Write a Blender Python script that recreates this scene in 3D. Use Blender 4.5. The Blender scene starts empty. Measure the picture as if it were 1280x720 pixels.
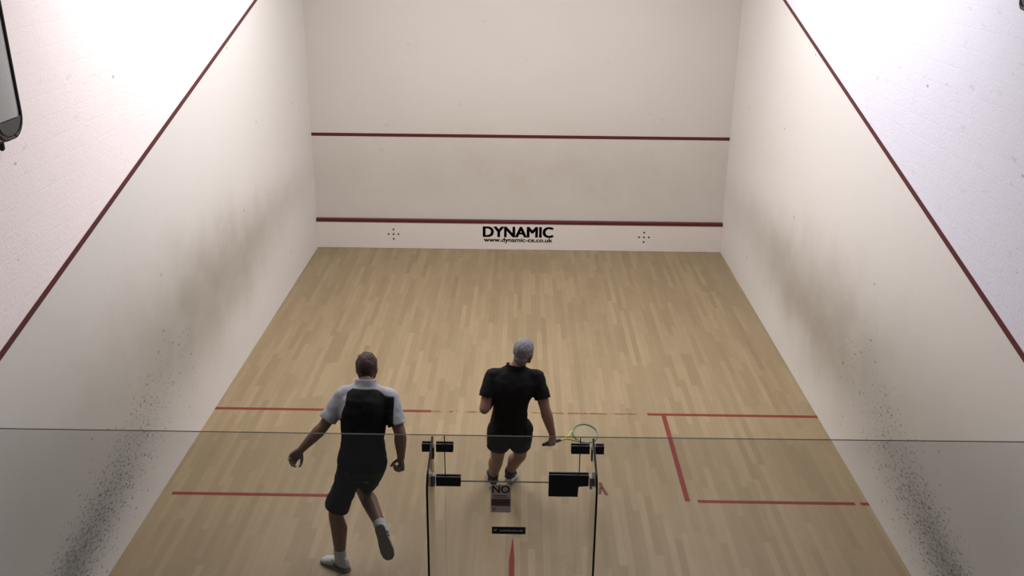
import bpy, bmesh, math, random
import numpy as np
from mathutils import Vector, Matrix, noise

C = bpy.context.scene.collection
SC = bpy.context.scene
random.seed(7)
W, D, H = 3.2, 9.75, 5.7          # court half width, length, ceiling height
V = lambda *a: Vector(a)

# ------------------------------------------------------------------ materials
class NB:
    """small node builder: expressions of math nodes"""
    def __init__(s, name):
        s.m = bpy.data.materials.new(name); s.m.use_nodes = True
        s.nt = s.m.node_tree; s.nt.nodes.clear()
        s.out = s.nt.nodes.new('ShaderNodeOutputMaterial')
        s._c = None
    def node(s, t, **k):
        n = s.nt.nodes.new(t)
        for a, b in k.items(): setattr(n, a, b)
        return n
    def put(s, sock, v):
        if hasattr(v, 'is_output'): s.nt.links.new(v, sock)
        elif v is not None:
            if hasattr(sock.default_value, '__len__') and not hasattr(v, '__len__'): v = (v,)*len(sock.default_value)
            if hasattr(v, '__len__') and len(v) == 3 and len(sock.default_value) == 4: v = tuple(v)+(1,)
            sock.default_value = v
    def M(s, op, a, b=None, c=None):
        n = s.node('ShaderNodeMath', operation=op)
        for i, v in enumerate((a, b, c)): s.put(n.inputs[i], v) if v is not None else None
        return n.outputs[0]
    def coord(s, which='Object'):
        if s._c is None: s._c = s.node('ShaderNodeTexCoord')
        return s._c.outputs[which]
    def xyz(s):
        n = s.node('ShaderNodeSeparateXYZ'); s.put(n.inputs[0], s.coord()); return n.outputs
    def vec(s, x, y, z=0.0):
        n = s.node('ShaderNodeCombineXYZ')
        for i, v in enumerate((x, y, z)): s.put(n.inputs[i], v)
        return n.outputs[0]
    def noise(s, vec, scale=1.0, detail=2.0, rough=.5):
        n = s.node('ShaderNodeTexNoise'); s.put(n.inputs['Vector'], vec)
        n.inputs['Scale'].default_value = scale; n.inputs['Detail'].default_value = detail; n.inputs['Roughness'].default_value = rough
        return n.outputs['Fac']
    def voro(s, vec, scale=1.0):
        n = s.node('ShaderNodeTexVoronoi'); s.put(n.inputs['Vector'], vec); n.inputs['Scale'].default_value = scale
        return n.outputs['Distance'], n.outputs['Color']
    def white(s, vec):
        n = s.node('ShaderNodeTexWhiteNoise', noise_dimensions='3D'); s.put(n.inputs['Vector'], vec); return n.outputs['Value']
    def mix(s, f, a, b):
        n = s.node('ShaderNodeMix', data_type='RGBA'); s.put(n.inputs[0], f); s.put(n.inputs[6], a); s.put(n.inputs[7], b)
        return n.outputs[2]
    def sstep(s, v, a, b):
        n = s.node('ShaderNodeMapRange', interpolation_type='SMOOTHSTEP'); s.put(n.inputs[0], v)
        s.put(n.inputs[1], a); s.put(n.inputs[2], b); return n.outputs[0]
    def gauss(s, d2): return s.M('EXPONENT', s.M('MULTIPLY', d2, -1.0))
    def sq(s, v, c, w):
        t = s.M('DIVIDE', s.M('SUBTRACT', v, c), w); return s.M('MULTIPLY', t, t)
    def bsdf(s, col, rough=.6, spec=.3, bump=None, bs=.2, bd=.01, **k):
        b = s.node('ShaderNodeBsdfPrincipled')
        s.put(b.inputs['Base Color'], col); s.put(b.inputs['Roughness'], rough); b.inputs['Specular IOR Level'].default_value = spec
        for a, v in k.items(): s.put(b.inputs[a], v)
        if bump is not None:
            n = s.node('ShaderNodeBump'); n.inputs['Strength'].default_value = bs; n.inputs['Distance'].default_value = bd
            s.put(n.inputs['Height'], bump); s.nt.links.new(n.outputs[0], b.inputs['Normal'])
        s.nt.links.new(b.outputs[0], s.out.inputs[0]); return s.m

def plain(name, col, rough=.6, spec=.3, var=.06, scale=30, bs=.1, **k):
    b = NB(name); n = b.noise(b.coord(), scale, 3)
    c = b.mix(n, tuple(x*(1-var) for x in col), tuple(min(1, x*(1+var)) for x in col))
    return b.bsdf(c, rough, spec, bump=n, bs=bs, bd=.002, **k)

def wall_mat(name, side):
    b = NB(name); x, y, z = b.xyz()
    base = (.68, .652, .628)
    upper = (.875, .795, .80) if side < 0 else (.70, .69, .79)  # strong pinkish and bluish light on the upper walls, put into the paint colour
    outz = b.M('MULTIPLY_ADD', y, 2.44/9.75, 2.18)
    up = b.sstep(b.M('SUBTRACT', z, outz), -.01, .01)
    # blockwork courses under the paint above the out line
    br = b.node('ShaderNodeTexBrick'); br.offset = .5
    b.put(br.inputs['Vector'], b.vec(y, z)); br.inputs['Scale'].default_value = 1
    br.inputs['Mortar Size'].default_value = .006; br.inputs['Mortar Smooth'].default_value = .6
    br.inputs['Brick Width'].default_value = .45; br.inputs['Row Height'].default_value = .15
    mort = b.M('MULTIPLY', br.outputs['Fac'], up)
    pl = b.noise(b.vec(y, z), 6, 5, .6); fine = b.noise(b.vec(y, z), 45, 3, .6)
    pv = b.vec(y, z)
    scab = b.M('MULTIPLY', b.sstep(b.noise(b.vec(b.M('MULTIPLY', y, 5.0), b.M('MULTIPLY', z, 14.0)), 1.0, 4, .65), .60, .72), up)
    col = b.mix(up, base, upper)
    col = b.mix(b.M('MULTIPLY', mort, .018), col, (.45, .43, .43))
    col = b.mix(b.M('MULTIPLY', scab, .20 if side < 0 else .36), col, (.40, .38, .38))
    # brown smear where balls and hands rub the wall
    lowf = b.noise(pv, 1.3, 4, .6)
    zc = 1.22 if side < 0 else .98
    wob = b.M('MULTIPLY_ADD', b.M('SUBTRACT', lowf, .5), .55, zc)
    dz = b.M('DIVIDE', b.M('SUBTRACT', z, wob), b.M('MULTIPLY_ADD', y, -.075, .98))
    g1 = b.gauss(b.M('ADD', b.M('MULTIPLY', dz, dz), b.sq(y, 4.6, 3.4)))
    g1 = b.M('MULTIPLY', g1, b.M('MULTIPLY_ADD', b.noise(pv, 2.2, 3, .5), .5, .62))
    col = b.mix(b.M('MINIMUM', b.M('MULTIPLY', g1, .78), .85), col, (.215, .178, .125))
    # broad soft grey, strongest low down near the back of the court
    g3 = b.gauss(b.M('ADD', b.sq(y, .9, 3.0), b.sq(z, 1.0, .95)))
    col = b.mix(b.M('MULTIPLY', g3, .64), col, (.31, .302, .275))
    # black ball marks: short streaks, thickest low down near the back
    den_c = b.M('MULTIPLY_ADD', y, .20, .22)
    dd = b.M('DIVIDE', b.M('SUBTRACT', z, den_c), b.M('MULTIPLY_ADD', y, .055, .17))
    dens = b.gauss(b.M('ADD', b.M('MULTIPLY', dd, dd), b.sq(y, .7, 1.55)))
    col = b.mix(b.M('MULTIPLY', dens, .70), col, (.165, .165, .155))
    sy = b.M('MULTIPLY_ADD', z, .9, y)
    for i, (a, c, th) in enumerate(((24, 50, 1.15), (36, 78, 1.2), (15, 40, .7))):
        v = b.vec(b.M('MULTIPLY_ADD', sy, float(a), 3.7*i), b.M('MULTIPLY', z, float(c)), float(i))
        d, cc = b.voro(v, 1.0)
        rnd = b.white(cc)
        dn = b.M('MULTIPLY', dens, th)
        on = b.M('LESS_THAN', rnd, dn)
        spot = b.M('MULTIPLY', b.M('SUBTRACT', 1.0, b.sstep(d, .20, .42)), on)
        col = b.mix(b.M('MULTIPLY', spot, .62), col, (.030, .030, .030))
    # stray marks elsewhere
    d, cc = b.voro(b.vec(b.M('MULTIPLY', y, 7.0), b.M('MULTIPLY', z, 11.0), 9.0), 1.0)
    on = b.M('LESS_THAN', b.white(cc), .022)
    col = b.mix(b.M('MULTIPLY', b.M('MULTIPLY', b.M('SUBTRACT', 1.0, b.sstep(d, .10, .20)), on), .5), col, (.10, .09, .08))
    bump = b.M('ADD', b.M('MULTIPLY', pl, .5), b.M('ADD', b.M('MULTIPLY', fine, b.M('MULTIPLY_ADD', up, .45, .1)), b.M('MULTIPLY', mort, -.09)))
    return b.bsdf(col, .55, .25, bump=bump, bs=.35, bd=.012)

def front_mat():
    b = NB('front wall plaster'); x, y, z = b.xyz()
    pv = b.vec(x, z)
    n = b.noise(pv, .9, 4, .6); n2 = b.noise(pv, 7, 4, .6)
    col = b.mix(n, (.51, .472, .435), (.565, .522, .488))
    g = b.M('MULTIPLY', b.gauss(b.M('ADD', b.sq(z, 1.25, .75), b.sq(x, .2, 3.3))), b.M('MULTIPLY_ADD', b.noise(pv, 1.7, 5, .65), 1.1, .1))
    col = b.mix(b.M('MULTIPLY', g, .55), col, (.315, .275, .205))
    d, cc = b.voro(b.vec(b.M('MULTIPLY', x, 6.0), b.M('MULTIPLY', z, 8.0)), 1.0)
    on = b.M('LESS_THAN', b.white(cc), .05)
    col = b.mix(b.M('MULTIPLY', b.M('MULTIPLY', b.M('SUBTRACT', 1.0, b.sstep(d, .1, .28)), on), .16), col, (.25, .2, .16))
    return b.bsdf(col, .5, .25, bump=n2, bs=.15, bd=.008)

def floor_mat():
    b = NB('maple strip floor'); x, y, z = b.xyz()
    w = .062
    row = b.M('FLOOR', b.M('DIVIDE', x, w))
    off = b.white(b.vec(row, 3.0))
    seg = b.M('FLOOR', b.M('ADD', b.M('DIVIDE', y, .85), b.M('MULTIPLY', off, 7.0)))
    r1 = b.white(b.vec(row, seg, 1.0)); r2 = b.white(b.vec(row, seg, 5.0))
    grain = b.noise(b.vec(b.M('MULTIPLY', x, 40.0), b.M('MULTIPLY', y, 2.2)), 1.0, 4, .6)
    big = b.noise(b.vec(b.M('MULTIPLY', x, 1.6), b.M('MULTIPLY', y, .45)), 1.0, 3, .5)
    col = b.mix(r1, (.222, .165, .092), (.285, .215, .126))
    col = b.mix(b.M('MULTIPLY', b.M('GREATER_THAN', r2, .90), .30), col, (.185, .125, .068))
    col = b.mix(b.M('MULTIPLY', b.M('SUBTRACT', grain, .35), .7), col, (.19, .135, .075))
    col = b.mix(b.M('MULTIPLY', b.sstep(big, .45, .75), .35), col, (.20, .145, .085))
    # seams
    fx = b.M('FRACT', b.M('DIVIDE', x, w)); fy = b.M('FRACT', b.M('ADD', b.M('DIVIDE', y, .85), b.M('MULTIPLY', off, 7.0)))
    seam = b.M('MAXIMUM', b.M('LESS_THAN', fx, .03), b.M('LESS_THAN', fy, .004))
    col = b.mix(b.M('MULTIPLY', seam, .35), col, (.12, .075, .035))
    rough = b.M('MULTIPLY_ADD', b.noise(b.vec(x, y), 3, 4, .6), .25, .36)
    return b.bsdf(col, rough, .35, bump=b.M('ADD', b.M('MULTIPLY', grain, .3), b.M('MULTIPLY', seam, -1.0)), bs=.12, bd=.002)

def glass_mat(name, tint, refl=.025, rough=.02):
    b = NB(name)
    t = b.node('ShaderNodeBsdfTransparent'); b.put(t.inputs[0], tint)
    g = b.node('ShaderNodeBsdfGlossy'); g.inputs['Roughness'].default_value = rough; b.put(g.inputs[0], (.9, .92, .9))
    ge = b.node('ShaderNodeNewGeometry'); dt = b.node('ShaderNodeVectorMath', operation='DOT_PRODUCT')
    b.put(dt.inputs[0], ge.outputs['Normal']); b.put(dt.inputs[1], ge.outputs['Incoming'])
    om = b.M('SUBTRACT', 1.0, b.M('ABSOLUTE', dt.outputs['Value']))
    fac = b.M('MULTIPLY_ADD', b.M('POWER', om, 5.0), .9, refl)     # Schlick
    m = b.node('ShaderNodeMixShader'); b.put(m.inputs[0], fac)
    b.nt.links.new(t.outputs[0], m.inputs[1]); b.nt.links.new(g.outputs[0], m.inputs[2])
    b.nt.links.new(m.outputs[0], b.out.inputs[0]); return b.m

def worn_line_mat(name, col, thr):
    """red tape with worn holes where the floor shows through"""
    b = NB(name); x, y, z = b.xyz()
    n = b.noise(b.vec(x, y), 9, 5, .7)
    c = b.mix(n, tuple(v*.8 for v in col), tuple(v*1.15 for v in col))
    p = b.node('ShaderNodeBsdfPrincipled'); b.put(p.inputs['Base Color'], c); p.inputs['Roughness'].default_value = .5
    t = b.node('ShaderNodeBsdfTransparent'); m = b.node('ShaderNodeMixShader')
    b.put(m.inputs[0], b.sstep(n, thr-.05, thr+.05))
    b.nt.links.new(t.outputs[0], m.inputs[1]); b.nt.links.new(p.outputs[0], m.inputs[2]); b.nt.links.new(m.outputs[0], b.out.inputs[0])
    return b.m

def skin_mat(name, col):
    b = NB(name); n = b.noise(b.coord(), 25, 4, .6); n2 = b.noise(b.coord(), 4, 2)
    c = b.mix(n, tuple(v*.9 for v in col), tuple(v*1.08 for v in col))
    c = b.mix(b.M('MULTIPLY', n2, .3), c, (col[0]*.9, col[1]*.72, col[2]*.66))
    return b.bsdf(c, .5, .35, bump=n, bs=.08, bd=.002)

def cloth_mat(name, col, rough=.85):
    b = NB(name); n = b.noise(b.coord(), 14, 3, .55); f = b.noise(b.coord(), 300, 2)
    c = b.mix(f, tuple(v*.88 for v in col), tuple(v*1.12 for v in col))
    return b.bsdf(c, rough, .15, bump=b.M('ADD', n, b.M('MULTIPLY', f, .1)), bs=.35, bd=.012)

def hair_mat(name, a, c2):
    b = NB(name); x, y, z = b.xyz()
    n = b.noise(b.vec(b.M('MULTIPLY', x, 160.0), b.M('MULTIPLY', y, 160.0), b.M('MULTIPLY', z, 45.0)), 1.0, 3, .6)
    return b.bsdf(b.mix(n, a, c2), .7, .2, bump=n, bs=.8, bd=.004)

MAT = dict(
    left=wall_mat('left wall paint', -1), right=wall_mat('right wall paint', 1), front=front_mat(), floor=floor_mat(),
    ceiling=plain('ceiling white', (.75, .74, .72)),
    red=plain('court line red paint', (.085, .012, .017), .45), redfloor=plain('red floor tape', (.155, .021, .014), .5),
    scrap=plain('brownish red scrap', (.11, .032, .018), .6), worn=worn_line_mat('worn red tape', (.20, .085, .05), .52),
    tin=plain('tin white paint', (.60, .545, .50), .4, .35, .04, 3), ink=plain('dark green ink', (.008, .022, .012), .5, var=.02),
    hole=plain('dark rivet', (.055, .045, .038), .5), black=plain('black fitting plastic', (.008, .008, .008), .45, .3),
    glass=glass_mat('court glass', (.905, .907, .91)), door_edge=plain('door glass edge', (.13, .12, .095), .6, .1), edge=plain('glass edge green grey', (.036, .036, .028), .6, .1),
    seal=plain('dark brown seal', (.035, .03, .02), .6), finedge=plain('fin edge dark', (.006, .008, .007), .25, .4),
    fin=glass_mat('fin glass', (.95, .955, .95), .025),
    steel=plain('grey bracket steel', (.16, .165, .16), .4, .4, Metallic=.5),
    sign=plain('pinkish sign plate', (.62, .47, .42), .5), signdark=plain('sign dark band', (.15, .075, .062), .5),
    signink=plain('sign ink', (.035, .024, .022), .5), greyprint=plain('grey print', (.33, .34, .34), .5),
    gasket=plain('black rubber gasket', (.012, .011, .012), .5), diff=plain('grey ribbed diffuser', (.40, .41, .41), .25, .5, .1, 3),
    fitend=plain('dark grey end cap', (.07, .067, .067), .4),
    skinA=skin_mat('skin of bowed player', (.17, .098, .068)), skinB=skin_mat('skin of reaching player', (.24, .135, .10)),
    blackA=cloth_mat('black shirt cloth', (.0085, .0085, .0095)), yoke=cloth_mat('pale grey yoke cloth', (.33, .335, .36)),
    shortsA=cloth_mat('charcoal shorts cloth', (.017, .017, .020)), blackB=cloth_mat('black tee cloth', (.0085, .0085, .009)),
    shortsB=cloth_mat('black shorts cloth', (.011, .011, .013)),
    hairA=hair_mat('dark brown hair', (.035, .022, .018), (.075, .048, .04)), hairB=hair_mat('grey hair', (.10, .10, .105), (.27, .265, .27)),
    sock=cloth_mat('white sock', (.42, .42, .42)), shoe=plain('white shoe leather', (.40, .40, .40), .5),
    sole=plain('grey shoe sole', (.13, .12, .105), .6), trim=plain('dark shoe trim', (.03, .03, .035), .5), lace=plain('white lace', (.5, .5, .5), .7),
    shoeB=plain('black shoe leather', (.014, .015, .013), .5), soleB=plain('pale shoe sole', (.36, .35, .34), .6),
    eyew=plain('eye white', (.6, .58, .55), .2), iris=plain('eye iris', (.03, .02, .015), .2),
    lime=plain('lime racket throat', (.38, .42, .07), .35, .5), teal=plain('grey green racket frame', (.12, .16, .11), .35, .5),
    string=plain('pale string', (.42, .46, .34), .5), grip=plain('black grip tape', (.012, .012, .012), .8),
)

# ------------------------------------------------------------------ objects
def tag(o, label=None, cat=None, group=None, kind=None):
    if label: o['label'] = label
    if cat: o['category'] = cat
    if group: o['group'] = group
    if kind: o['kind'] = kind
    return o
def empty(name, loc=(0, 0, 0)):
    o = bpy.data.objects.new(name, None); C.objects.link(o); o.location = loc; o.empty_display_size = .1; return o
def link(name, me, mats, parent=None, smooth=False):
    o = bpy.data.objects.new(name, me); C.objects.link(o)
    for m in (mats if isinstance(mats, (list, tuple)) else [mats]): me.materials.append(m)
    if smooth:
        for p in me.polygons: p.use_smooth = True
    if parent is not None:
        o.parent = parent
        if parent.type == 'EMPTY' or True:
            o.matrix_parent_inverse = parent.matrix_basis.inverted() if parent.parent is None else (parent.parent.matrix_basis @ Matrix.Identity(4)).inverted()
    return o
def obj(name, bm, mats, parent=None, smooth=False):
    bmesh.ops.recalc_face_normals(bm, faces=bm.faces)
    me = bpy.data.meshes.new(name); bm.to_mesh(me); bm.free()
    return link(name, me, mats, parent, smooth)
def B(): return bmesh.new()
def box(bm, a, b, bevel=0, seg=2, mi=0):
    a, b = Vector(a), Vector(b); r = bmesh.ops.create_cube(bm, size=1)
    for v in r['verts']: v.co = Vector(((a[i]+b[i])/2 + v.co[i]*abs(b[i]-a[i])) for i in range(3))
    fs = {f for v in r['verts'] for f in v.link_faces}
    for f in fs: f.material_index = mi
    if bevel:
        es = list({e for v in r['verts'] for e in v.link_edges})
        bmesh.ops.bevel(bm, geom=es, offset=bevel, segments=seg, affect='EDGES', profile=.5)
def prism(bm, pts, off, bevel=0):
    """pts: closed 3-D outline, extruded by vector off"""
    vs = [bm.verts.new(p) for p in pts]; ws = [bm.verts.new(Vector(p)+Vector(off)) for p in pts]
    n = len(pts); f1 = bm.faces.new(vs[::-1]); f2 = bm.faces.new(ws)
    sides = [bm.faces.new((vs[i], vs[(i+1) % n], ws[(i+1) % n], ws[i])) for i in range(n)]
    if bevel:
        bmesh.ops.bevel(bm, geom=list(f2.edges)+list(f1.edges), offset=bevel, segments=2, affect='EDGES')
    return f1, f2, sides
def frame(d, up=V(0, 0, 1)):
    d = d.normalized(); a = up - d*up.dot(d)
    if a.length < 1e-4: a = V(0, 1, 0) - d*d.y
    a.normalize(); return d, a, d.cross(a)
def rings(bm, rs, cap=True, n=20, ex=2.0):
    """rs: list of (centre, axisA*ra, axisB*rb); a closed lofted body"""
    loops = []
    for c, a, b in rs:
        L = []
        for i in range(n):
            t = 2*math.pi*i/n; ct, st = math.cos(t), math.sin(t)
            k = lambda s: math.copysign(abs(s)**(2/ex), s)
            L.append(bm.verts.new(c + a*k(ct) + b*k(st)))
        loops.append(L)
    for A, Bq in zip(loops, loops[1:]):
        for i in range(n): bm.faces.new((A[i], A[(i+1) % n], Bq[(i+1) % n], Bq[i]))
    if cap: bm.faces.new(loops[0][::-1]); bm.faces.new(loops[-1])
    return loops
def tube(bm, pts, rad, n=12, up=V(0, 0, 1), flat=1.0, roundcap=True):
    pts = [Vector(p) for p in pts]
    if not hasattr(rad, '__len__'): rad = [rad]*len(pts)
    rs = []; prev = None
    for i, p in enumerate(pts):
        d = (pts[min(i+1, len(pts)-1)] - pts[max(i-1, 0)]).normalized()
        if prev is None: _, a, b = frame(d, up)
        else:
            a = (prev - d*prev.dot(d)).normalized(); b = d.cross(a)
        prev = a
        if i == 0 and roundcap:
            for q in (.95, .6): rs.append((p - d*rad[0]*q, a*rad[0]*math.sqrt(1-q*q), b*rad[0]*flat*math.sqrt(1-q*q)))
        rs.append((p, a*rad[i], b*rad[i]*flat))
        if i == len(pts)-1 and roundcap:
            for q in (.6, .95): rs.append((p + d*rad[i]*q, a*rad[i]*math.sqrt(1-q*q), b*rad[i]*flat*math.sqrt(1-q*q)))
    rings(bm, rs, n=n)
def ell(bm, c, X, Y, Z, u=16, v=12):
    r = bmesh.ops.create_uvsphere(bm, u_segments=u, v_segments=v, radius=1)
    for w in r['verts']: w.co = c + X*w.co.x + Y*w.co.y + Z*w.co.z
    return r['verts']
def lerp(a, b, t): return a + (b-a)*t

def keep_largest(bm):
    left = set(bm.verts); best = set()
    while left:
        st = [left.pop()]; comp = set(st)
        while st:
            for f in st.pop().link_faces:
                for w in f.verts:
                    if w not in comp: comp.add(w); left.discard(w); st.append(w)
        if len(comp) > len(best): best = comp
    bmesh.ops.delete(bm, geom=[v for v in bm.verts if v not in best], context='VERTS')
    bmesh.ops.delete(bm, geom=[e for e in bm.edges if not e.link_faces], context='EDGES')
def remesh(bm, voxel, smooth=4):
    bmesh.ops.recalc_face_normals(bm, faces=bm.faces)
    me = bpy.data.meshes.new('tmp'); bm.to_mesh(me); bm.free()
    o = bpy.data.objects.new('tmp', me); C.objects.link(o)
    r = o.modifiers.new('r', 'REMESH'); r.mode = 'VOXEL'; r.voxel_size = voxel
    s = o.modifiers.new('s', 'SMOOTH'); s.factor = .5; s.iterations = smooth
    dg = bpy.context.evaluated_depsgraph_get(); dg.update()
    out = bpy.data.meshes.new_from_object(o.evaluated_get(dg))
    bpy.data.objects.remove(o); bpy.data.meshes.remove(me)
    nb = B(); nb.from_mesh(out); bpy.data.meshes.remove(out)
    keep_largest(nb)                  # the outer skin only
    return nb
def soften(bm, k=10):
    """even out cut cloth edges"""
    nb = {v: [e.other_vert(v) for e in v.link_edges if e.is_boundary] for v in bm.verts if v.is_boundary}
    for _ in range(k):
        new = {v: v.co*.4 + sum((w.co for w in ws), Vector())/len(ws)*.6 for v, ws in nb.items() if ws}
        for v, c in new.items(): v.co = c
def thicken(bm, t):
    keep_largest(bm); soften(bm)
    bmesh.ops.recalc_face_normals(bm, faces=bm.faces)
    bm.normal_update()
    rim = [(e.verts[0], e.verts[1], e.link_loops[0].vert is e.verts[0]) for e in bm.edges if e.is_boundary]
    inner = {v: bm.verts.new(v.co - v.normal*t) for v in list(bm.verts)}
    for f in list(bm.faces): bm.faces.new([inner[v] for v in reversed(f.verts)])
    for a, b, fw in rim:
        if not fw: a, b = b, a
        bm.faces.new((b, a, inner[a], inner[b]))

def text(name, s, x0, x1, z0, z1, place, mat, parent, bold=0.0, depth=.001):
    """lettering fitted to a box; place(u, v, w) gives the 3-D point"""
    cu = bpy.data.curves.new('t', 'FONT'); cu.body = s; cu.size = 1; cu.extrude = .01; cu.resolution_u = 4
    o = bpy.data.objects.new('t', cu); C.objects.link(o)
    dg = bpy.context.evaluated_depsgraph_get(); dg.update()
    me = bpy.data.meshes.new_from_object(o.evaluated_get(dg)); bpy.data.objects.remove(o)
    xs = [v.co.x for v in me.vertices]; ys = [v.co.y for v in me.vertices]
    a, b, c, d = min(xs), max(xs), min(ys), max(ys)
    for v in me.vertices:
        v.co = place(x0+(v.co.x-a)/(b-a)*(x1-x0), z0+(v.co.y-c)/(d-c)*(z1-z0), (v.co.z/.01*.5+.5)*depth)
    if bold:
        b2 = B()
        for dx, dy in ((-bold, -bold*.6), (bold, -bold*.6), (0, 0), (-bold, bold*.6), (bold, bold*.6)):
            n0 = len(b2.verts); b2.from_mesh(me); b2.verts.ensure_lookup_table()
            for v in b2.verts[n0:]: v.co.x += dx; v.co.z += dy
        b2.to_mesh(me); b2.free()
    me.materials.clear(); me.name = name
    return link(name, me, mat, parent)

# ------------------------------------------------------------------ the court shell
def struct(name, bm, m): return tag(obj(name, bm, m), kind='structure')
BK = -1.2
bm = B(); box(bm, (-W-.2, BK, -.2), (W+.2, D+.2, 0)); floor = struct('floor', bm, MAT['floor'])
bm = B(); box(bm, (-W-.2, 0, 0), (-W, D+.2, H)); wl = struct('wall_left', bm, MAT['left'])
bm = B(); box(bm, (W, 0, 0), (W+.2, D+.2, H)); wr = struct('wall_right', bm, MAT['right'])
bm = B(); box(bm, (-W, D, 0), (W, D+.2, H)); wf = struct('wall_front', bm, MAT['front'])
bm = B(); box(bm, (-W-.2, 0, H), (W+.2, D+.2, H+.15)); struct('ceiling', bm, MAT['ceiling'])

# painted lines on the walls
for s, w, nm in ((-1, wl, 'left'), (1, wr, 'right')):
    bm = B(); x = s*W
    prism(bm, [(x, 0, 2.13), (x, D, 4.57), (x, D, 4.62), (x, 0, 2.18)], (-s*.0015, 0, 0))
    tag(obj('out_line', bm, MAT['red'], w), 'dark red out line sloping down the %s wall' % nm)
bm = B(); box(bm, (-W, D-.0015, 1.78), (W, D, 1.83)); tag(obj('service_line', bm, MAT['red'], wf), 'dark red service line across the front wall')

# the tin along the foot of the front wall
tin = empty('tin', (0, D-.03, 0)); tag(tin, 'white tin board along foot of front wall lettered DYNAMIC', 'tin board')
TY = D-.06
bm = B(); box(bm, (-W, TY, 0), (W, D, .43), .004); obj('board', bm, MAT['tin'], tin)
bm = B(); box(bm, (-W, TY-.012, .43), (W, D, .48), .006); tag(obj('top_rail', bm, MAT['red'], tin), 'dark red top rail')
pl = lambda u, v, w: V(u, TY-w, v)
tag(text('lettering', 'DYNAMIC', -.562, .535, .21, .378, pl, MAT['ink'], tin, .010), 'bold dark green word DYNAMIC')
tag(text('lettering', 'www.dynamic-ce.co.uk', -.552, .527, .108, .196, pl, MAT['ink'], tin, .004), 'small dark green web address')
for cx in (-1.985, 1.975):
    for dx, dz in ((0, 0), (.078, 0), (-.078, 0), (0, .078), (0, -.078)):
        bm = B(); ell(bm, V(cx+dx, TY-.001, .235+dz), V(.016, 0, 0), V(0, .006, 0), V(0, 0, .016), 10, 6); obj('rivet', bm, MAT['hole'], tin, True)

# floor markings: red tape
def tape(name, x0, x1, y0, y1, label, mat='redfloor'):
    bm = B(); box(bm, (x0, y0, 0), (x1, y1, .0012)); return tag(obj(name, bm, MAT[mat], floor), label)
tape('short_line', -W, -.9, 4.255, 4.305, 'red short line, left stretch')
tape('short_line', 1.40, W, 4.255, 4.305, 'red short line, right stretch')
tape('worn_short_line', -.9, 1.40, 4.262, 4.294, 'worn middle of the short line', 'worn')
tape('service_box_line', -3.10, -1.55, 2.635, 2.68, 'back line of the left service box')
tape('service_box_line', 1.66, 3.075, 2.63, 2.675, 'back line of the right service box')
tape('service_box_line', 3.125, W, 2.63, 2.675, 'short broken-off end of the right service box line')
tape('service_box_line', -1.6, -1.55, 2.68, 4.255, 'inner side line of the left service box')
tape('service_box_line', 1.545, 1.592, 2.65, 4.255, 'inner side line of the right service box')
bm = B(); prism(bm, [(-.004, 2.07, 0), (-.030, 1.75, 0), (-.028, 0.02, 0), (.018, 0.02, 0), (.016, 1.75, 0), (.004, 2.0, 0)], (0, 0, .0012))
tag(obj('half_court_line', bm, MAT['redfloor'], floor), 'red half court line, worn to a point at its front end')

# scrap of lifted tape lying on the floor
bm = B()
prism(bm, [(.785, 2.935, 0), (.815, 2.94, 0), (.822, 2.84, .006), (.79, 2.83, .008)], (0, 0, .003))
prism(bm, [(.80, 2.86, .006), (.822, 2.87, .004), (.860, 2.735, 0), (.832, 2.728, 0)], (0, 0, .003))
prism(bm, [(.783, 2.86, .002), (.81, 2.87, .004), (.796, 2.74, 0), (.772, 2.745, 0)], (0, 0, .003))
tag(obj('tape_scrap', bm, MAT['scrap']), 'small forked scrap of red tape on floor right of glass door', 'tape')

# ------------------------------------------------------------------ glass back wall
GT = 2.157
back = empty('wall_back'); tag(back, kind='structure')
def pane(name, x0, x1, z0, z1, parent, t=.006, zr=None, em='edge'):
    zr = z1 if zr is None else zr
    bm = B(); f1, f2, sides = prism(bm, [(x0, -t, z0), (x1, -t, z0), (x1, -t, zr), (x0, -t, z1)], (0, 2*t, 0))
    for f in sides: f.material_index = 1
    return obj(name, bm, [MAT['glass'], MAT[em]], parent)
pane('glass_panel', -W, -.386, 0, GT, back)
pane('glass_panel', .386, W, 0, GT, back, zr=GT+.012)
pane('transom_panel', -.383, .383, 1.858, GT, back)
for jx in (-.3845, .3845):
    bm = B(); box(bm, (jx-.0025, -.0075, 1.862), (jx+.0025, .0075, GT-.001), .001, 1); tag(obj('joint_seal', bm, MAT['seal'], back), 'thin dark seal between the panes')
for fx in (-.452, .456):
    f = []
    t = .006
    prof = [(-.008, 0), (-.36, 0)]
    prof += [(-.36, 2.00)] + [(-.36+.10*(1-math.cos(a)), 2.00+.10*math.sin(a)) for a in [i*math.pi/16 for i in range(1, 9)]]
    prof += [(-.008, GT-.004)]
    bm = B(); f1, f2, sides = prism(bm, [(fx-t, y, z) for y, z in prof], (2*t, 0, 0))
    for q in sides: q.material_index = 0 if all(abs(v.co.y+.008) < .001 for v in q.verts) else 1
    fin = obj('glass_fin', bm, [MAT['fin'], MAT['finedge']], back)
    s = 1 if fx > 0 else -1
    bm = B(); box(bm, (fx-.010, -.045, 2.025), (fx+.010, -.0065, 2.10), .003); obj('fin_bracket', bm, MAT['black'], fin)
    bm = B(); box(bm, (fx-.012, -.05, 1.846), (fx+.012, -.0065, 1.918), .003); obj('fin_bracket', bm, MAT['steel'], fin)
def patch(name, outline, parent, mat='black'):
    bm = B()
    prism(bm, [(x, -.0065, z) for x, z in outline], (0, -.014, 0), .003)
    prism(bm, [(x, .0205, z) for x, z in outline], (0, -.014, 0), .003)
    return obj(name, bm, MAT[mat], parent)
rect = lambda x0, x1, z0, z1: [(x0, z0), (x1, z0), (x1, z1), (x0, z1)]
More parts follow.
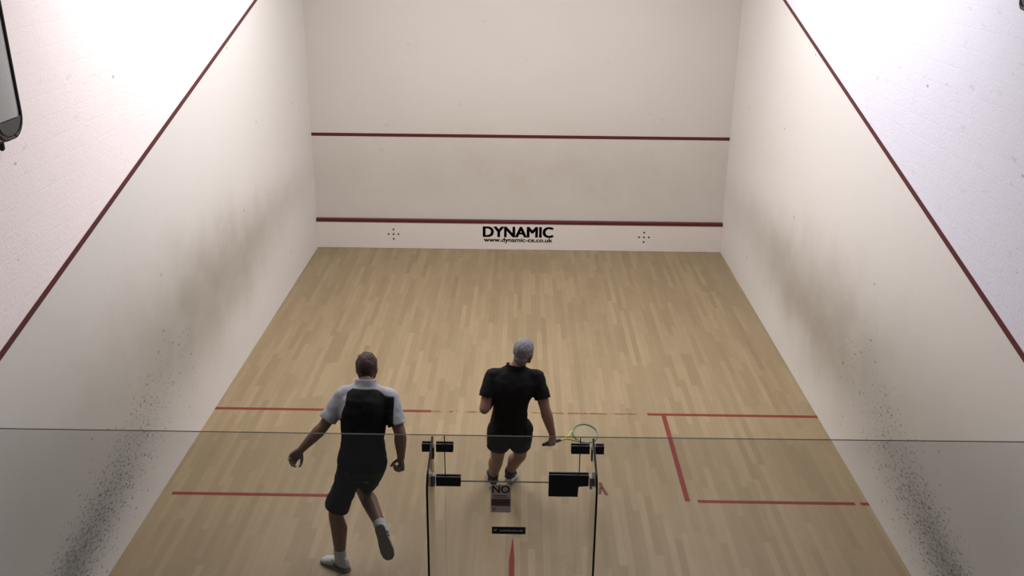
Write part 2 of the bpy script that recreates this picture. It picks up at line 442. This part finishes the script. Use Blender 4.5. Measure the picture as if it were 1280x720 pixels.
for x0, x1 in ((-.513, -.462), (-.433, -.335), (.333, .438), (.472, .519)):
    patch('patch_fitting', rect(x0, x1, 2.057, 2.108), back)

door = empty('door_1', (0, 0, 0)); tag(door, kind='structure')
pane('door_pane', -.383, .383, .008, 1.855, door, .004, None, 'door_edge')
patch('hinge_patch', rect(-.437, -.295, 1.832, 1.893), door)
patch('hinge_patch', rect(-.437, -.295, .012, .075), door)
patch('lock_patch', [(.211, 1.774), (.380, 1.774), (.380, 1.846), (.440, 1.846), (.440, 1.918), (.211, 1.918)], door)
# sign and label plate stuck to the door
bm = B(); prism(bm, [(x, -.0065, z) for x, z in rect(-.121, -.006, 1.655, 1.842)], (0, -.003, 0), .001)
sg = tag(obj('notice_sign', bm, MAT['sign'], door), 'small pinkish grey notice reading NO')
sp = lambda u, v, w: V(u, -.0096-w, v)
text('lettering', 'NO', -.112, -.014, 1.788, 1.836, sp, MAT['signink'], sg, .0008, .0006)
bm = B(); prism(bm, [(x, -.0096, z) for x, z in rect(-.118, -.009, 1.700, 1.748)], (0, -.0006, 0)); obj('dark_band', bm, MAT['signdark'], sg)
bm = B()
for z0, x1 in ((1.768, -.03), (1.757, -.02)): prism(bm, [(x, -.0096, z) for x, z in rect(-.108, x1, z0, z0+.004)], (0, -.0006, 0))
obj('fine_print', bm, MAT['signink'], sg)
bm = B()
for z0, x0, x1 in ((1.722, -.104, -.022), (1.682, -.112, -.09), (1.670, -.108, -.095)): prism(bm, [(x, -.0104, z) for x, z in rect(x0, x1, z0, z0+.004)], (0, -.0006, 0))
obj('fine_print', bm, MAT['signink'], sg)
bm = B(); prism(bm, [(x, -.0065, z) for x, z in rect(-.115, .083, 1.506, 1.556)], (0, -.003, 0), .001)
lp = tag(obj('label_plate', bm, MAT['black'], door), 'black strip label with pale emblem and print')
bm = B()
prism(bm, [(-.104, -.0096, 1.541), (-.082, -.0096, 1.541), (-.089, -.0096, 1.531), (-.104, -.0096, 1.524)], (0, -.0006, 0))
obj('emblem', bm, MAT['greyprint'], lp)
bm = B(); rr = random.Random(3); x = -.07
while x < .068:
    w = rr.uniform(.005, .010); h = rr.choice((.010, .013)); prism(bm, [(q, -.0096, z) for q, z in rect(x, x+w, 1.525, 1.525+h)], (0, -.0006, 0)); x += w+.002
obj('fine_print', bm, MAT['greyprint'], lp)

# ------------------------------------------------------------------ side wall light fittings
def fitting(s, outline, label, clips):
    """sealed light fitting on the side wall; outline in (y, z)"""
    x = s*W; n = len(outline)
    cy = sum(p[0] for p in outline)/n; cz = sum(p[1] for p in outline)/n
    root = empty('light_fitting', (x, cy, cz)); tag(root, label, 'light fitting', 'sealed grey fittings high on the side walls')
    sc = lambda k: [(cy+(y-cy)*(1-k/(abs(y-cy)+.05)), cz+(z-cz)*(1-k/(abs(z-cz)+.05))) for y, z in outline]
    bm = B(); prism(bm, [(x-s*.001, y, z) for y, z in sc(.012)], (-s*.054, 0, 0), .006); tag(obj('housing', bm, MAT['fitend'], root), 'dark grey back housing')
    bm = B(); prism(bm, [(x-s*.055, y, z) for y, z in outline], (-s*.014, 0, 0), .003); tag(obj('gasket', bm, MAT['gasket'], root), 'black rubber rim')
    bm = B(); L = []
    for k, dx in ((.014, .069), (.02, .09), (.045, .115), (.09, .125)): L.append([bm.verts.new((x-s*dx, y, z)) for y, z in sc(k)])
    for A, Q in zip(L, L[1:]):
        for i in range(n): bm.faces.new((A[i], A[(i+1) % n], Q[(i+1) % n], Q[i]))
    bm.faces.new(L[0]); bm.faces.new(L[-1]); obj('diffuser', bm, MAT['diff'], root, True)
    bm = B(); tube(bm, [(x-s*.118, y, z) for y, z in sc(.03)]+[(x-s*.118,)+sc(.03)[0]], .012, 8, up=V(s, 0, 0), roundcap=False)
    tag(obj('rim_bead', bm, MAT['gasket'], root, True), 'black bead round the front')
    zmin = min(p[1] for p in outline)
    lo = [(y, z) for y, z in outline if z < zmin+.09]
    ymin, ymax = min(p[0] for p in lo), max(p[0] for p in lo)
    lower = [(y, z) for y, z in sc(.05) if z < zmin+.17]; lower.sort(key=lambda p: math.atan2(p[1]-zmin-.17, p[0]-cy))
    bm = B(); prism(bm, [(x-s*.10, y, z) for y, z in lower], (-s*.030, 0, 0), .005); tag(obj('end_cap', bm, MAT['fitend'], root), 'dark end cap')
    bm = B(); tube(bm, [(x-s*.05, cy+.02, zmin+.01), (x-s*.05, cy+.02, zmin-.035)], .018); obj('cable_gland', bm, MAT['gasket'], root, True)
    for y, z in clips:
        bm = B(); box(bm, (x-s*.05, y-.012, z-.018), (x-s*.078, y+.016, z+.018), .004); obj('clip', bm, MAT['steel'], root)
    return root
def rr_outline(y0, y1, z0, z1, r, skew=0):
    P = []
    for cx, cz, a0 in ((y1-r, z0+r, -90), (y1-r, z1-r, 0), (y0+r, z1-r, 90), (y0+r, z0+r, 180)):
        for k in range(7):
            a = math.radians(a0+15*k); P.append((cx+r*math.cos(a)+skew*(cz+r*math.sin(a)-z0), cz+r*math.sin(a)))
    return P
fitting(-1, rr_outline(.80, 1.17, 3.58, 4.75, .13, -.03), 'grey sealed fitting with black rim high on left wall', ((1.165, 3.80), (1.155, 4.08), (1.14, 4.5)))
fitting(1, rr_outline(1.05, 1.43, 4.375, 5.40, .05, .0), 'corner of grey fitting at top edge of right wall', ((1.43, 4.6), (1.43, 5.1)))

# ------------------------------------------------------------------ people
def hand(bm, wrist, d, n, s, curl, thumb=25, size=1.08):
    """d: wrist to knuckles, n: out of the palm, s: towards the thumb"""
    z = size
    rings(bm, [(wrist-d*.02, s*.026*z, n*.020*z), (wrist+d*.01, s*.027*z, n*.018*z), (wrist+d*.035*z, s*.036*z, n*.017*z), (wrist+d*.07*z, s*.042*z, n*.0155*z), (wrist+d*.092*z, s*.040*z, n*.012*z)], n=14, ex=2.4)
    K = []
    for i, (o, L) in enumerate(((.031, (.043, .026, .021)), (.0105, (.047, .029, .022)), (-.0105, (.044, .027, .021)), (-.031, (.035, .021, .019)))):
        p = wrist + d*(.088-.004*abs(i-1))*z + s*o*z
        pts = [p-d*.02*z, p]; ang = 0
        for j, l in enumerate(L):
            ang += math.radians(curl[j] + i*2)
            q = pts[-1] + (d*math.cos(ang) + n*math.sin(ang))*l*z + s*(.10*(1.5-i)*l if curl[0] < 40 else 0)
            pts.append(q)
        tube(bm, pts, [.0098*z, .0096*z, .0088*z, .0080*z, .0070*z], 10, up=s)
    b = wrist + d*.028*z + s*.026*z + n*.006*z
    td = (d*math.cos(math.radians(45)) + s*math.sin(math.radians(45)) + n*.25).normalized()
    t2 = (d*math.cos(math.radians(thumb)) + s*math.sin(math.radians(thumb)) + n*(.25 if curl[0] < 40 else .95)).normalized()
    t3 = (t2 + n*.3 - s*(.6 if curl[0] > 40 else .1)).normalized()
    tube(bm, [b-td*.012, b+td*.038*z, b+td*.038*z+t2*.032*z, b+td*.038*z+t2*.032*z+t3*.025*z], [.015*z, .0125*z, .0105*z, .0085*z], 10, up=n)

def head(bm, c, f, u, r):
    ell(bm, c+u*.022-f*.008, r*.074, f*.096, u*.092, 24, 18)          # skull
    ell(bm, c-u*.030+f*.030, r*.060, f*.062, u*.080, 20, 14)          # face
    ell(bm, c-u*.088+f*.056, r*.032, f*.030, u*.024)                  # chin
    for s in (-1, 1):
        tube(bm, [c+r*s*.062-u*.035-f*.005, c+r*s*.052-u*.075+f*.022, c+r*s*.020-u*.098+f*.060], [.018, .017, .015], 8)   # jaw line
        ell(bm, c+r*s*.040-u*.022+f*.066, r*.022, f*.018, u*.018, 10, 8)                                                  # cheekbone
        ec = c+r*s*.077-u*.012-f*.006                                                                                     # ear
        ell(bm, ec, r*.009, f*.019+r*s*.006, u*.031, 12, 10); ell(bm, ec-u*.024+f*.004, r*.008, f*.010, u*.012, 8, 6)
    tube(bm, [c-r*.046+u*.018+f*.076, c+u*.014+f*.090, c+r*.046+u*.018+f*.076], [.011, .013, .011], 8)                    # brow
    tube(bm, [c+u*.008+f*.088, c-u*.018+f*.103, c-u*.036+f*.112], [.009, .011, .014], 10)                                 # nose
    for s in (-1, 1): ell(bm, c-u*.038+f*.100+r*s*.012, r*.009, f*.010, u*.008, 8, 6)
    tube(bm, [c-r*.024-u*.064+f*.080, c-u*.062+f*.090, c+r*.024-u*.064+f*.080], [.006, .008, .006], 8)
    tube(bm, [c-r*.020-u*.076+f*.078, c-u*.077+f*.087, c+r*.020-u*.076+f*.078], [.006, .008, .006], 8)

def wob(bm, amp, sc, seed):
    bm.normal_update()
    for v in bm.verts:
        k = noise.noise(Vector((v.co.x*sc, v.co.y*sc, v.co.z*sc*.55)) + V(seed, seed*1.7, 0)) + .5*noise.noise(v.co*sc*2.3 + V(seed, 0, 3))
        v.co += v.normal*amp*k

def person(J, label, M, shirt_grey=False, racket_hand=False, vox=.0052):
    P = {k: Vector(v) for k, v in J.items() if k[0].islower()}
    lat_p = (P['rhip']-P['lhip']).normalized(); lat_s = (P['rsh']-P['lsh']).normalized()
    pel, neck = P['pelvis'], P['neck']
    spine = (neck-pel); L = spine.length; up = spine.normalized()
    mid = pel + spine*.5 + J.get('BEND', V(0, 0, 0))
    def sp(t):   # quadratic spine
        return pel*(1-t)**2 + (mid*2 - (pel+neck)*.5)*2*t*(1-t) + neck*t*t
    prof = [(-.20, .120, .085), (-.08, .158, .112), (.06, .166, .118), (.22, .152, .106), (.36, .146, .102), (.52, .160, .112), (.68, .174, .119), (.82, .170, .108), (.91, .128, .085), (.98, .070, .062), (1.03, .063, .060), (1.12, .060, .059)]
    def torso(bm, inf=0, t0=-9, t1=9, fl=0):
        rs = []
        for t, a, b in prof:
            if not (t0 <= t <= t1): continue
            lat = lerp(lat_p, lat_s, max(0, min(1, t))).normalized()
            fr = up.cross(lat).normalized(); lat = fr.cross(up)
            e = inf + fl*max(0, .5-t)
            rs.append((sp(t), lat*(a*(J.get('TW', 1) if t < .6 else 1)+e), fr*(b+e)))
        rings(bm, rs, n=28, ex=2.25)
    fr_s = up.cross(lat_s).normalized()
    arms = {'l': ('lsh', 'lel', 'lwr'), 'r': ('rsh', 'rel', 'rwr')}
    legs = {'l': ('lhip', 'lkn', 'lan'), 'r': ('rhip', 'rkn', 'ran')}
    # ---- body
    bm = B(); torso(bm, t1=1.04)
    for s, (a, e, w) in arms.items():
        a, e, w = P[a], P[e], P[w]; sg = -1 if s == 'l' else 1
        tube(bm, [neck-up*.03+lat_s*sg*.03, lerp(neck-up*.05, a, .55), a+up*.005], [.050, .052, .055], 14)       # trapezius to shoulder
        tube(bm, [sp(.70)+lat_s*sg*.11-fr_s*.02, lerp(sp(.74)+lat_s*sg*.15, a, .6), a], [.07, .060, .055], 14)   # chest and armpit
        tube(bm, [a, lerp(a, e, .25), lerp(a, e, .55), lerp(a, e, .85), e], [.056, .055, .052, .046, .044], 16)
        tube(bm, [e, lerp(e, w, .22), lerp(e, w, .5), lerp(e, w, .8), w], [.044, .049, .043, .034, .030], 16)
        d, n, t = J['HAND_'+s.upper()]
        hand(bm, w, d, n, t, J['CURL_'+s.upper()])
    shoes = []
    for s, (h, k, an) in legs.items():
        h, k, an = P[h], P[k], P[an]; sg = -1 if s == 'l' else 1
        fr_k = (lat_p.cross((h-k).normalized())*-1).normalized()
        if fr_k.dot(up.cross(lat_p)) < 0: fr_k.negate()
        back = -fr_k
        tube(bm, [h, lerp(h, k, .2), lerp(h, k, .55), lerp(h, k, .85), k], [.086, .086, .076, .061, .057], 18)
        sd = (an-k).normalized(); cb = (lat_p.cross(sd)); cb = cb if cb.dot(k-(h+an)/2) < 0 or True else -cb
        kneef = (k-(h+an)/2); cb = -(kneef.normalized()) if kneef.length > .02 else -up.cross(lat_p).normalized()
        cb = (cb - sd*cb.dot(sd)).normalized()
        tube(bm, [k, k+(an-k)*.12+cb*.006, k+(an-k)*.32+cb*.018, k+(an-k)*.6+cb*.008, k+(an-k)*.86, an], [.056, .060, .066, .054, .042, .040], 18)
        ft, fu = J['FOOT_'+s.upper()]; ft = ft.normalized(); fu = (fu-ft*fu.dot(ft)).normalized(); fs = ft.cross(fu)
        rings(bm, [(an-ft*.045-fu*.035, fs*.022, fu*.030), (an-ft*.02-fu*.03, fs*.030, fu*.038), (an+ft*.05-fu*.040, fs*.036, fu*.030), (an+ft*.12-fu*.054, fs*.042, fu*.020), (an+ft*.18-fu*.060, fs*.034, fu*.014)], n=14)
        shoes.append((s, an, ft, fu, fs, k))
    hc = P['head']; hf, hu = J['HEADDIR']; hf = hf.normalized(); hu = (hu-hf*hu.dot(hf)).normalized(); hr = hf.cross(hu)
    tube(bm, [neck-up*.03, lerp(neck, hc-hu*.06-hf*.02, .5), hc-hu*.05-hf*.018], [.062, .056, .056], 18)
    head(bm, hc, hf, hu, hr)
    body = remesh(bm, vox, 3)
    root = obj('person', body, M['skin'], None, True); tag(root, label, 'person')
    # eyes
    for sg in (-1, 1):
        bm = B(); e = hc+hr*sg*.031+hf*.0755-hu*.002; ell(bm, e, hr*.013, hf*.012, hu*.0085, 14, 10)
        ey = obj('eye', bm, MAT['eyew'], root, True)
        bm = B(); ell(bm, e+hf*.0098, hr*.0055, hf*.003, hu*.0052, 10, 6); obj('iris', bm, MAT['iris'], ey, True)
    # hair: cap over crown, back and sides
    bm = B(); ell(bm, hc+hu*.027-hf*.013, hr*.083, hf*.102, hu*.097, 40, 30)
    ell(bm, hc-hu*.045-hf*.052, hr*.060, hf*.045, hu*.050, 20, 14)
    bm = remesh(bm, .006, 3)
    kill = []
    for v in bm.verts:
        q = v.co-hc; a, b_, c_ = q.dot(hf), q.dot(hu), q.dot(hr)
        line = .062 if b_ > .055 else (.062-(.055-b_)*1.1 if b_ > .0 else .0015)
        if b_ < .0: line = -.022 - (-b_)*.15
        if a > line or b_ < -.085: kill.append(v)
    bmesh.ops.delete(bm, geom=kill, context='VERTS'); wob(bm, .005, 38, 2.0); thicken(bm, .004)
    obj('hair', bm, M['hair'], root, True)
    # ---- shirt
    hem, cuff = J.get('HEM', .0), J.get('CUFF', .62)
    bm = B(); torso(bm, .016, -.25, 1.13, J.get('FLARE', .018))
    for s, (a, e, w) in arms.items():
        a, e = P[a], P[e]; sg = -1 if s == 'l' else 1
        tube(bm, [neck-up*.045+lat_s*sg*.03, lerp(neck-up*.06, a, .55), a+up*.005], [.066, .068, .067], 14)
        tube(bm, [sp(.66)+lat_s*sg*.11-fr_s*.01, lerp(sp(.72)+lat_s*sg*.15, a, .6), a], [.085, .075, .068], 14)
        tube(bm, [a, lerp(a, e, .25), lerp(a, e, .55), lerp(a, e, cuff+.12)], [.069, .069, .070, .073], 18)
    bm = remesh(bm, .008, 5); wob(bm, .010, 9, J['SEED'])
    kill = []
    for v in bm.verts:
        tt = (v.co-pel).dot(up)/L; out = False
        for s, (a, e, w) in arms.items():
            A, E = P[a], P[e]; dv = E-A; q = (v.co-A).dot(dv)/dv.length_squared
            if q > cuff and (v.co-A-dv*q).length < .105 and (abs((v.co-sp(max(0, min(1, tt)))).dot(lat_s)) > .15 or q > 2): out = True
        if tt < hem and abs((v.co-pel).dot(lat_p)) < .26 and not out: kill.append(v); continue
        if out: kill.append(v); continue
        if tt > J['COLLAR'] - .9*max(0, (v.co-neck).dot(fr_s)) and (v.co-neck).cross(up).length < .105: kill.append(v)
    bmesh.ops.delete(bm, geom=kill, context='VERTS')
    yk = None
    if shirt_grey:
        def grey(p):
            tt = (p-pel).dot(up)/L; x = (p-neck).dot(lat_s); fwd = (p-sp(max(0, min(1, tt)))).dot(fr_s)
            A, E = P['lsh'], P['lel']; dv = (E-A).normalized(); q = (p-A).dot(dv)
            if x < -.135 and q > -.06 and (p-A-dv*q).length < .11:
                return (p-A-dv*q).dot(up) > -.040 + .02*(q < .02)
            if x > .175 and tt > .55 and (p-P['rsh']).dot(lat_s) > .046: return True
            return tt > .955 - (1.2*max(0, -x-.09) if x < 0 else min(.08, max(0, x-.09)))
        bm.faces.ensure_lookup_table()
        flag = [grey(f.calc_center_median()) for f in bm.faces]
        seen = set(); comps = []
        for f in bm.faces:
            if f.index in seen: continue
            st = [f]; seen.add(f.index); comp = []
            while st:
                g = st.pop(); comp.append(g.index)
                for e in g.edges:
                    for h in e.link_faces:
                        if h.index not in seen and flag[h.index] == flag[f.index]: seen.add(h.index); st.append(h)
            comps.append(comp)
        for val in (True, False):          # only the largest patch of each colour stays
            cs = sorted((c for c in comps if flag[c[0]] == val), key=len)
            for c in cs[:-1]:
                for i in c: flag[i] = not val
            comps = [c for c in comps if c not in cs[:-1]]
        yk = bm.copy(); yk.faces.ensure_lookup_table()
        bmesh.ops.delete(bm, geom=[f for f in bm.faces if flag[f.index]], context='FACES')
        bmesh.ops.delete(yk, geom=[f for f in list(yk.faces) if not flag[f.index]], context='FACES')
    thicken(bm, .003); sh = obj('shirt', bm, M['shirt'], root, True)
    if yk is not None:
        thicken(yk, .003); tag(obj('shirt_yoke', yk, MAT['yoke'], sh, True), 'pale grey yoke and sleeve')
    # ---- shorts
    bm = B(); torso(bm, .013, -.25, .30)
    for s, (h, k, an) in legs.items():
        h, k = P[h], P[k]; q = J.get('SHORT_'+s.upper(), J['SHORT'])
        tube(bm, [h+up*.02, lerp(h, k, .25), lerp(h, k, .55), lerp(h, k, q+.12)], [.100, .103, .098, .096], 20)
    bm = remesh(bm, .008, 5); wob(bm, .014, 8, J['SEED']+5)
    kill = []
    for v in bm.verts:
        tt = (v.co-pel).dot(up)/L
        b2 = [((lambda q, dv, A: ((v.co-A-dv*max(0, min(1, q))).length, q))((v.co-P[h]).dot(P[k]-P[h])/(P[k]-P[h]).length_squared, P[k]-P[h], P[h])) + (J.get('SHORT_'+s.upper(), J['SHORT']),) for s, (h, k, an) in legs.items()]
        best = min(b2)
        if best[1] > best[2] and best[0] < .14: kill.append(v)
        elif tt > .20: kill.append(v)
    bmesh.ops.delete(bm, geom=kill, context='VERTS'); thicken(bm, .003); obj('shorts', bm, M['shorts'], root, True)
    # ---- socks and shoes
    for s, an, ft, fu, fs, k in shoes:
        ld = (k-an).normalized()
        bm = B(); tube(bm, [an-fu*.03, an+ld*.0, an+ld*.04, an+ld*J.get('SOCK', .07)], [.044, .047, .048, .050], 18); obj('sock', bm, M['sock'], root, True)
        g = an-fu*.085
        bm = B()
        up_r = [(-.068, .022, .034, .050), (-.055, .034, .048, .060), (-.02, .038, .052, .062), (.03, .040, .044, .056), (.08, .045, .036, .046), (.13, .050, .028, .036), (.175, .044, .022, .030), (.20, .026, .014, .024)]
        rings(bm, [(g+ft*x+fu*(c+.004), fs*w, fu*h) for x, w, h, c in up_r], n=20, ex=2.3)
        so = obj('shoe', bm, M['shoe'], root, True)
        bm = B()
        pts = [(-.078, .018), (-.066, .034), (-.03, .041), (.03, .041), (.09, .049), (.14, .053), (.185, .044), (.210, .020)]
        outl = [g+ft*x+fs*w for x, w in pts]+[g+ft*x-fs*w for x, w in pts[::-1]]
        prism(bm, outl, fu*.026, .006); tag(obj('sole', bm, M['sole'], so), 'sole of the shoe')
        bm = B()
        for x in (.045, .065, .085, .105):
            hh = .098-(x-.045)*.45; tube(bm, [g+ft*x-fs*.024+fu*(hh-.008), g+ft*(x+.006)+fu*(hh+.003), g+ft*x+fs*.024+fu*(hh-.008)], .004, 6)
        obj('lace', bm, M['lace'], so, True)
        for sg in (-1, 1):
            for x in (.0, .028):
                bm = B()
                tube(bm, [g+ft*(x-.006)+fs*sg*.043+fu*.032, g+ft*(x+.012)+fs*sg*.040+fu*.058, g+ft*(x+.03)+fs*sg*.033+fu*.080], .005, 6)
                obj('side_stripe', bm, M['trim'], so, True)
    return root

def hframe(elbow, wrist, side, thumbdir):
    d = (Vector(wrist)-Vector(elbow)).normalized(); s = Vector(thumbdir); s = (s-d*s.dot(d)).normalized()
    n = d.cross(s) if side == 'l' else -d.cross(s)
    return d, n, s

# player on the left, mid-stride
A = dict(pelvis=(-1.172, 1.65, .945), lhip=(-1.262, 1.645, .905), rhip=(-1.085, 1.665, .925), neck=(-1.142, 1.82, 1.555),
    head=(-1.147, 1.935, 1.637), lsh=(-1.305, 1.79, 1.468), rsh=(-.963, 1.80, 1.462),
    lel=(-1.465, 1.72, 1.235), lwr=(-1.640, 1.68, 1.052), rel=(-.868, 1.664, 1.212), rwr=(-.872, 1.69, .985),
    lkn=(-1.402, 1.65, .495), lan=(-1.374, 1.615, .088), rkn=(-1.215, 1.86, .585), ran=(-1.005, 1.50, .447))
A.update(HEADDIR=(V(.0, .95, -.25), V(0, .25, .97)), SEED=1.3, COLLAR=1.075, HEM=-.06, CUFF=.78, SHORT=.86, SHORT_R=.66, BEND=V(0, -.015, .0), SOCK=.085,
    FOOT_L=(V(-.80, .45, -.05), V(0, 0, 1)), FOOT_R=(V(.30, -.25, -.92), V(0, .95, -.2)),
    HAND_L=hframe(A['lel'], A['lwr'], 'l', (.7, .2, -.6)), CURL_L=(46, 55, 35),
    HAND_R=hframe(A['rel'], A['rwr'], 'r', (-.5, .8, 0)), CURL_R=(72, 88, 55))
person(A, 'man in black shirt with pale grey shoulders and charcoal shorts, striding with arm swung out',
       dict(skin=MAT['skinA'], hair=MAT['hairA'], shirt=MAT['blackA'], shorts=MAT['shortsA'], sock=MAT['sock'], shoe=MAT['shoe'], sole=MAT['sole'], lace=MAT['lace'], trim=MAT['trim']), True)

# player in the middle, reaching right with the racket
Q = dict(pelvis=(-.046, 2.45, .845), lhip=(-.125, 2.45, .82), rhip=(.053, 2.45, .815), neck=(.008, 2.45, 1.41),
    head=(.068, 2.475, 1.540), lsh=(-.190, 2.45, 1.325), rsh=(.188, 2.455, 1.312),
    lel=(-.252, 2.32, 1.085), lwr=(-.17, 2.55, 1.12), rel=(.256, 2.365, 1.062), rwr=(.322, 2.385, .818),
    lkn=(-.150, 2.61, .445), lan=(-.195, 2.86, .105), rkn=(.050, 2.64, .455), ran=(-.042, 2.88, .145))
AX = V(.70, .66, -.165).normalized()
Q.update(HEADDIR=(V(.45, .88, -.12), V(.12, .08, 1)), SEED=4.1, COLLAR=1.075, TW=.90, FLARE=.006, HEM=-.06, CUFF=.66, SHORT=.54, BEND=V(-.01, -.02, 0), SOCK=.05,
    FOOT_L=(V(-.12, .97, -.02), V(0, 0, 1)), FOOT_R=(V(.15, .93, -.32), V(0, .3, .95)),
    HAND_L=hframe(Q['lel'], Q['lwr'], 'l', (.1, .2, 1)), CURL_L=(55, 65, 40),
    CURL_R=(66, 92, 62))
_d = (V(*Q['rwr'])-V(*Q['rel'])).normalized(); _d = (_d-AX*_d.dot(AX)).normalized()
Q['HAND_R'] = (_d, -_d.cross(AX), AX)
person(Q, 'grey haired man in black tee and black shorts reaching right with a racket',
       dict(skin=MAT['skinB'], hair=MAT['hairB'], shirt=MAT['blackB'], shorts=MAT['shortsB'], sock=MAT['shortsA'], shoe=MAT['shoeB'], sole=MAT['soleB'], lace=MAT['trim'], trim=MAT['trim']))

# squash racket in his right hand
d, n, s = Q['HAND_R']; gp = V(*Q['rwr'])+d*.082+n*.024
ax = s.copy(); fu = (V(-.1, -.7, .75)-ax*V(-.1, -.7, .75).dot(ax)).normalized(); wd = ax.cross(fu)
rk = empty('squash_racket', gp); tag(rk, 'squash racket with lime throat held low by grey haired man', 'racket')
at = lambda l, w, h=0: gp+ax*l+wd*w+fu*h
bm = B(); tube(bm, [at(-.075, 0), at(-.06, 0), at(.12, 0)], [.0155, .0135, .0125], 10); obj('grip', bm, MAT['grip'], rk, True)
bm = B(); tube(bm, [at(.12, 0), at(.20, 0)], .0095, 10)
tube(bm, [at(.20, 0), at(.26, -.025), at(.315, -.055)], .008, 8); tube(bm, [at(.20, 0), at(.26, .025), at(.315, .055)], .008, 8)
tag(obj('throat', bm, MAT['lime'], rk, True), 'lime yellow shaft and throat')
hc_, ha, hb = .445, .145, .095
bm = B(); pts = [at(hc_+ha*math.cos(t), hb*math.sin(t)) for t in [i*2*math.pi/40 for i in range(41)]]
tube(bm, pts, .008, 8, up=fu, roundcap=False); obj('head_frame', bm, MAT['teal'], rk, True)
bm = B()
for i in range(-6, 7):
    w = i*.0135; l = ha*math.sqrt(max(0, 1-(w/hb)**2)); tube(bm, [at(hc_-l, w), at(hc_+l, w)], .0011, 5, roundcap=False)
for i in range(-9, 10):
    l = i*.0148; w = hb*math.sqrt(max(0, 1-(l/ha)**2)); tube(bm, [at(hc_+l, -w), at(hc_+l, w)], .0011, 5, roundcap=False)
obj('strings', bm, MAT['string'], rk)

# ------------------------------------------------------------------ light
def area(name, loc, sx, sy, power, col, rot=(0, 0, 0)):
    l = bpy.data.lights.new(name, 'AREA'); l.shape = 'RECTANGLE'; l.size = sx; l.size_y = sy; l.energy = power; l.color = col
    o = bpy.data.objects.new(name, l); C.objects.link(o); o.location = loc; o.rotation_euler = rot; return o
area('court_lamp', (-2.25, 4.5, H-.15), .4, 5.2, 200, (1.0, .975, .965), (0, math.radians(-24), 0))
area('court_lamp', (2.25, 4.5, H-.15), .4, 5.2, 178, (.965, .965, 1.0), (0, math.radians(24), 0))
area('court_lamp', (0, 6.2, H-.15), 2.0, .4, 98, (1.0, .97, .95))
w = bpy.data.worlds.new('World'); SC.world = w; w.use_nodes = True
w.node_tree.nodes['Background'].inputs[0].default_value = (.80, .82, .85, 1); w.node_tree.nodes['Background'].inputs[1].default_value = .12

# ------------------------------------------------------------------ camera
cd = bpy.data.cameras.new('Camera'); cam = bpy.data.objects.new('Camera', cd); C.objects.link(cam)
cd.sensor_width = 36; cd.lens = 1196.0876/1280*36; cd.clip_start = .05
r_ = V(.99987274, .01288498, .00940596); u_ = V(-.01338645, .35695301, .93402642); f_ = V(-.00867742, .93403347, -.35708007)
m = Matrix.Identity(4)
for i in range(3): m[i][0], m[i][1], m[i][2] = r_[i], u_[i], -f_[i]
m.translation = V(.03296, -4.74635, 4.86624); cam.matrix_world = m
SC.camera = cam
vs = SC.view_settings; vs.view_transform = 'Standard'; vs.look = 'None'; vs.exposure = 0.0; vs.gamma = 1; vs.use_curve_mapping = False
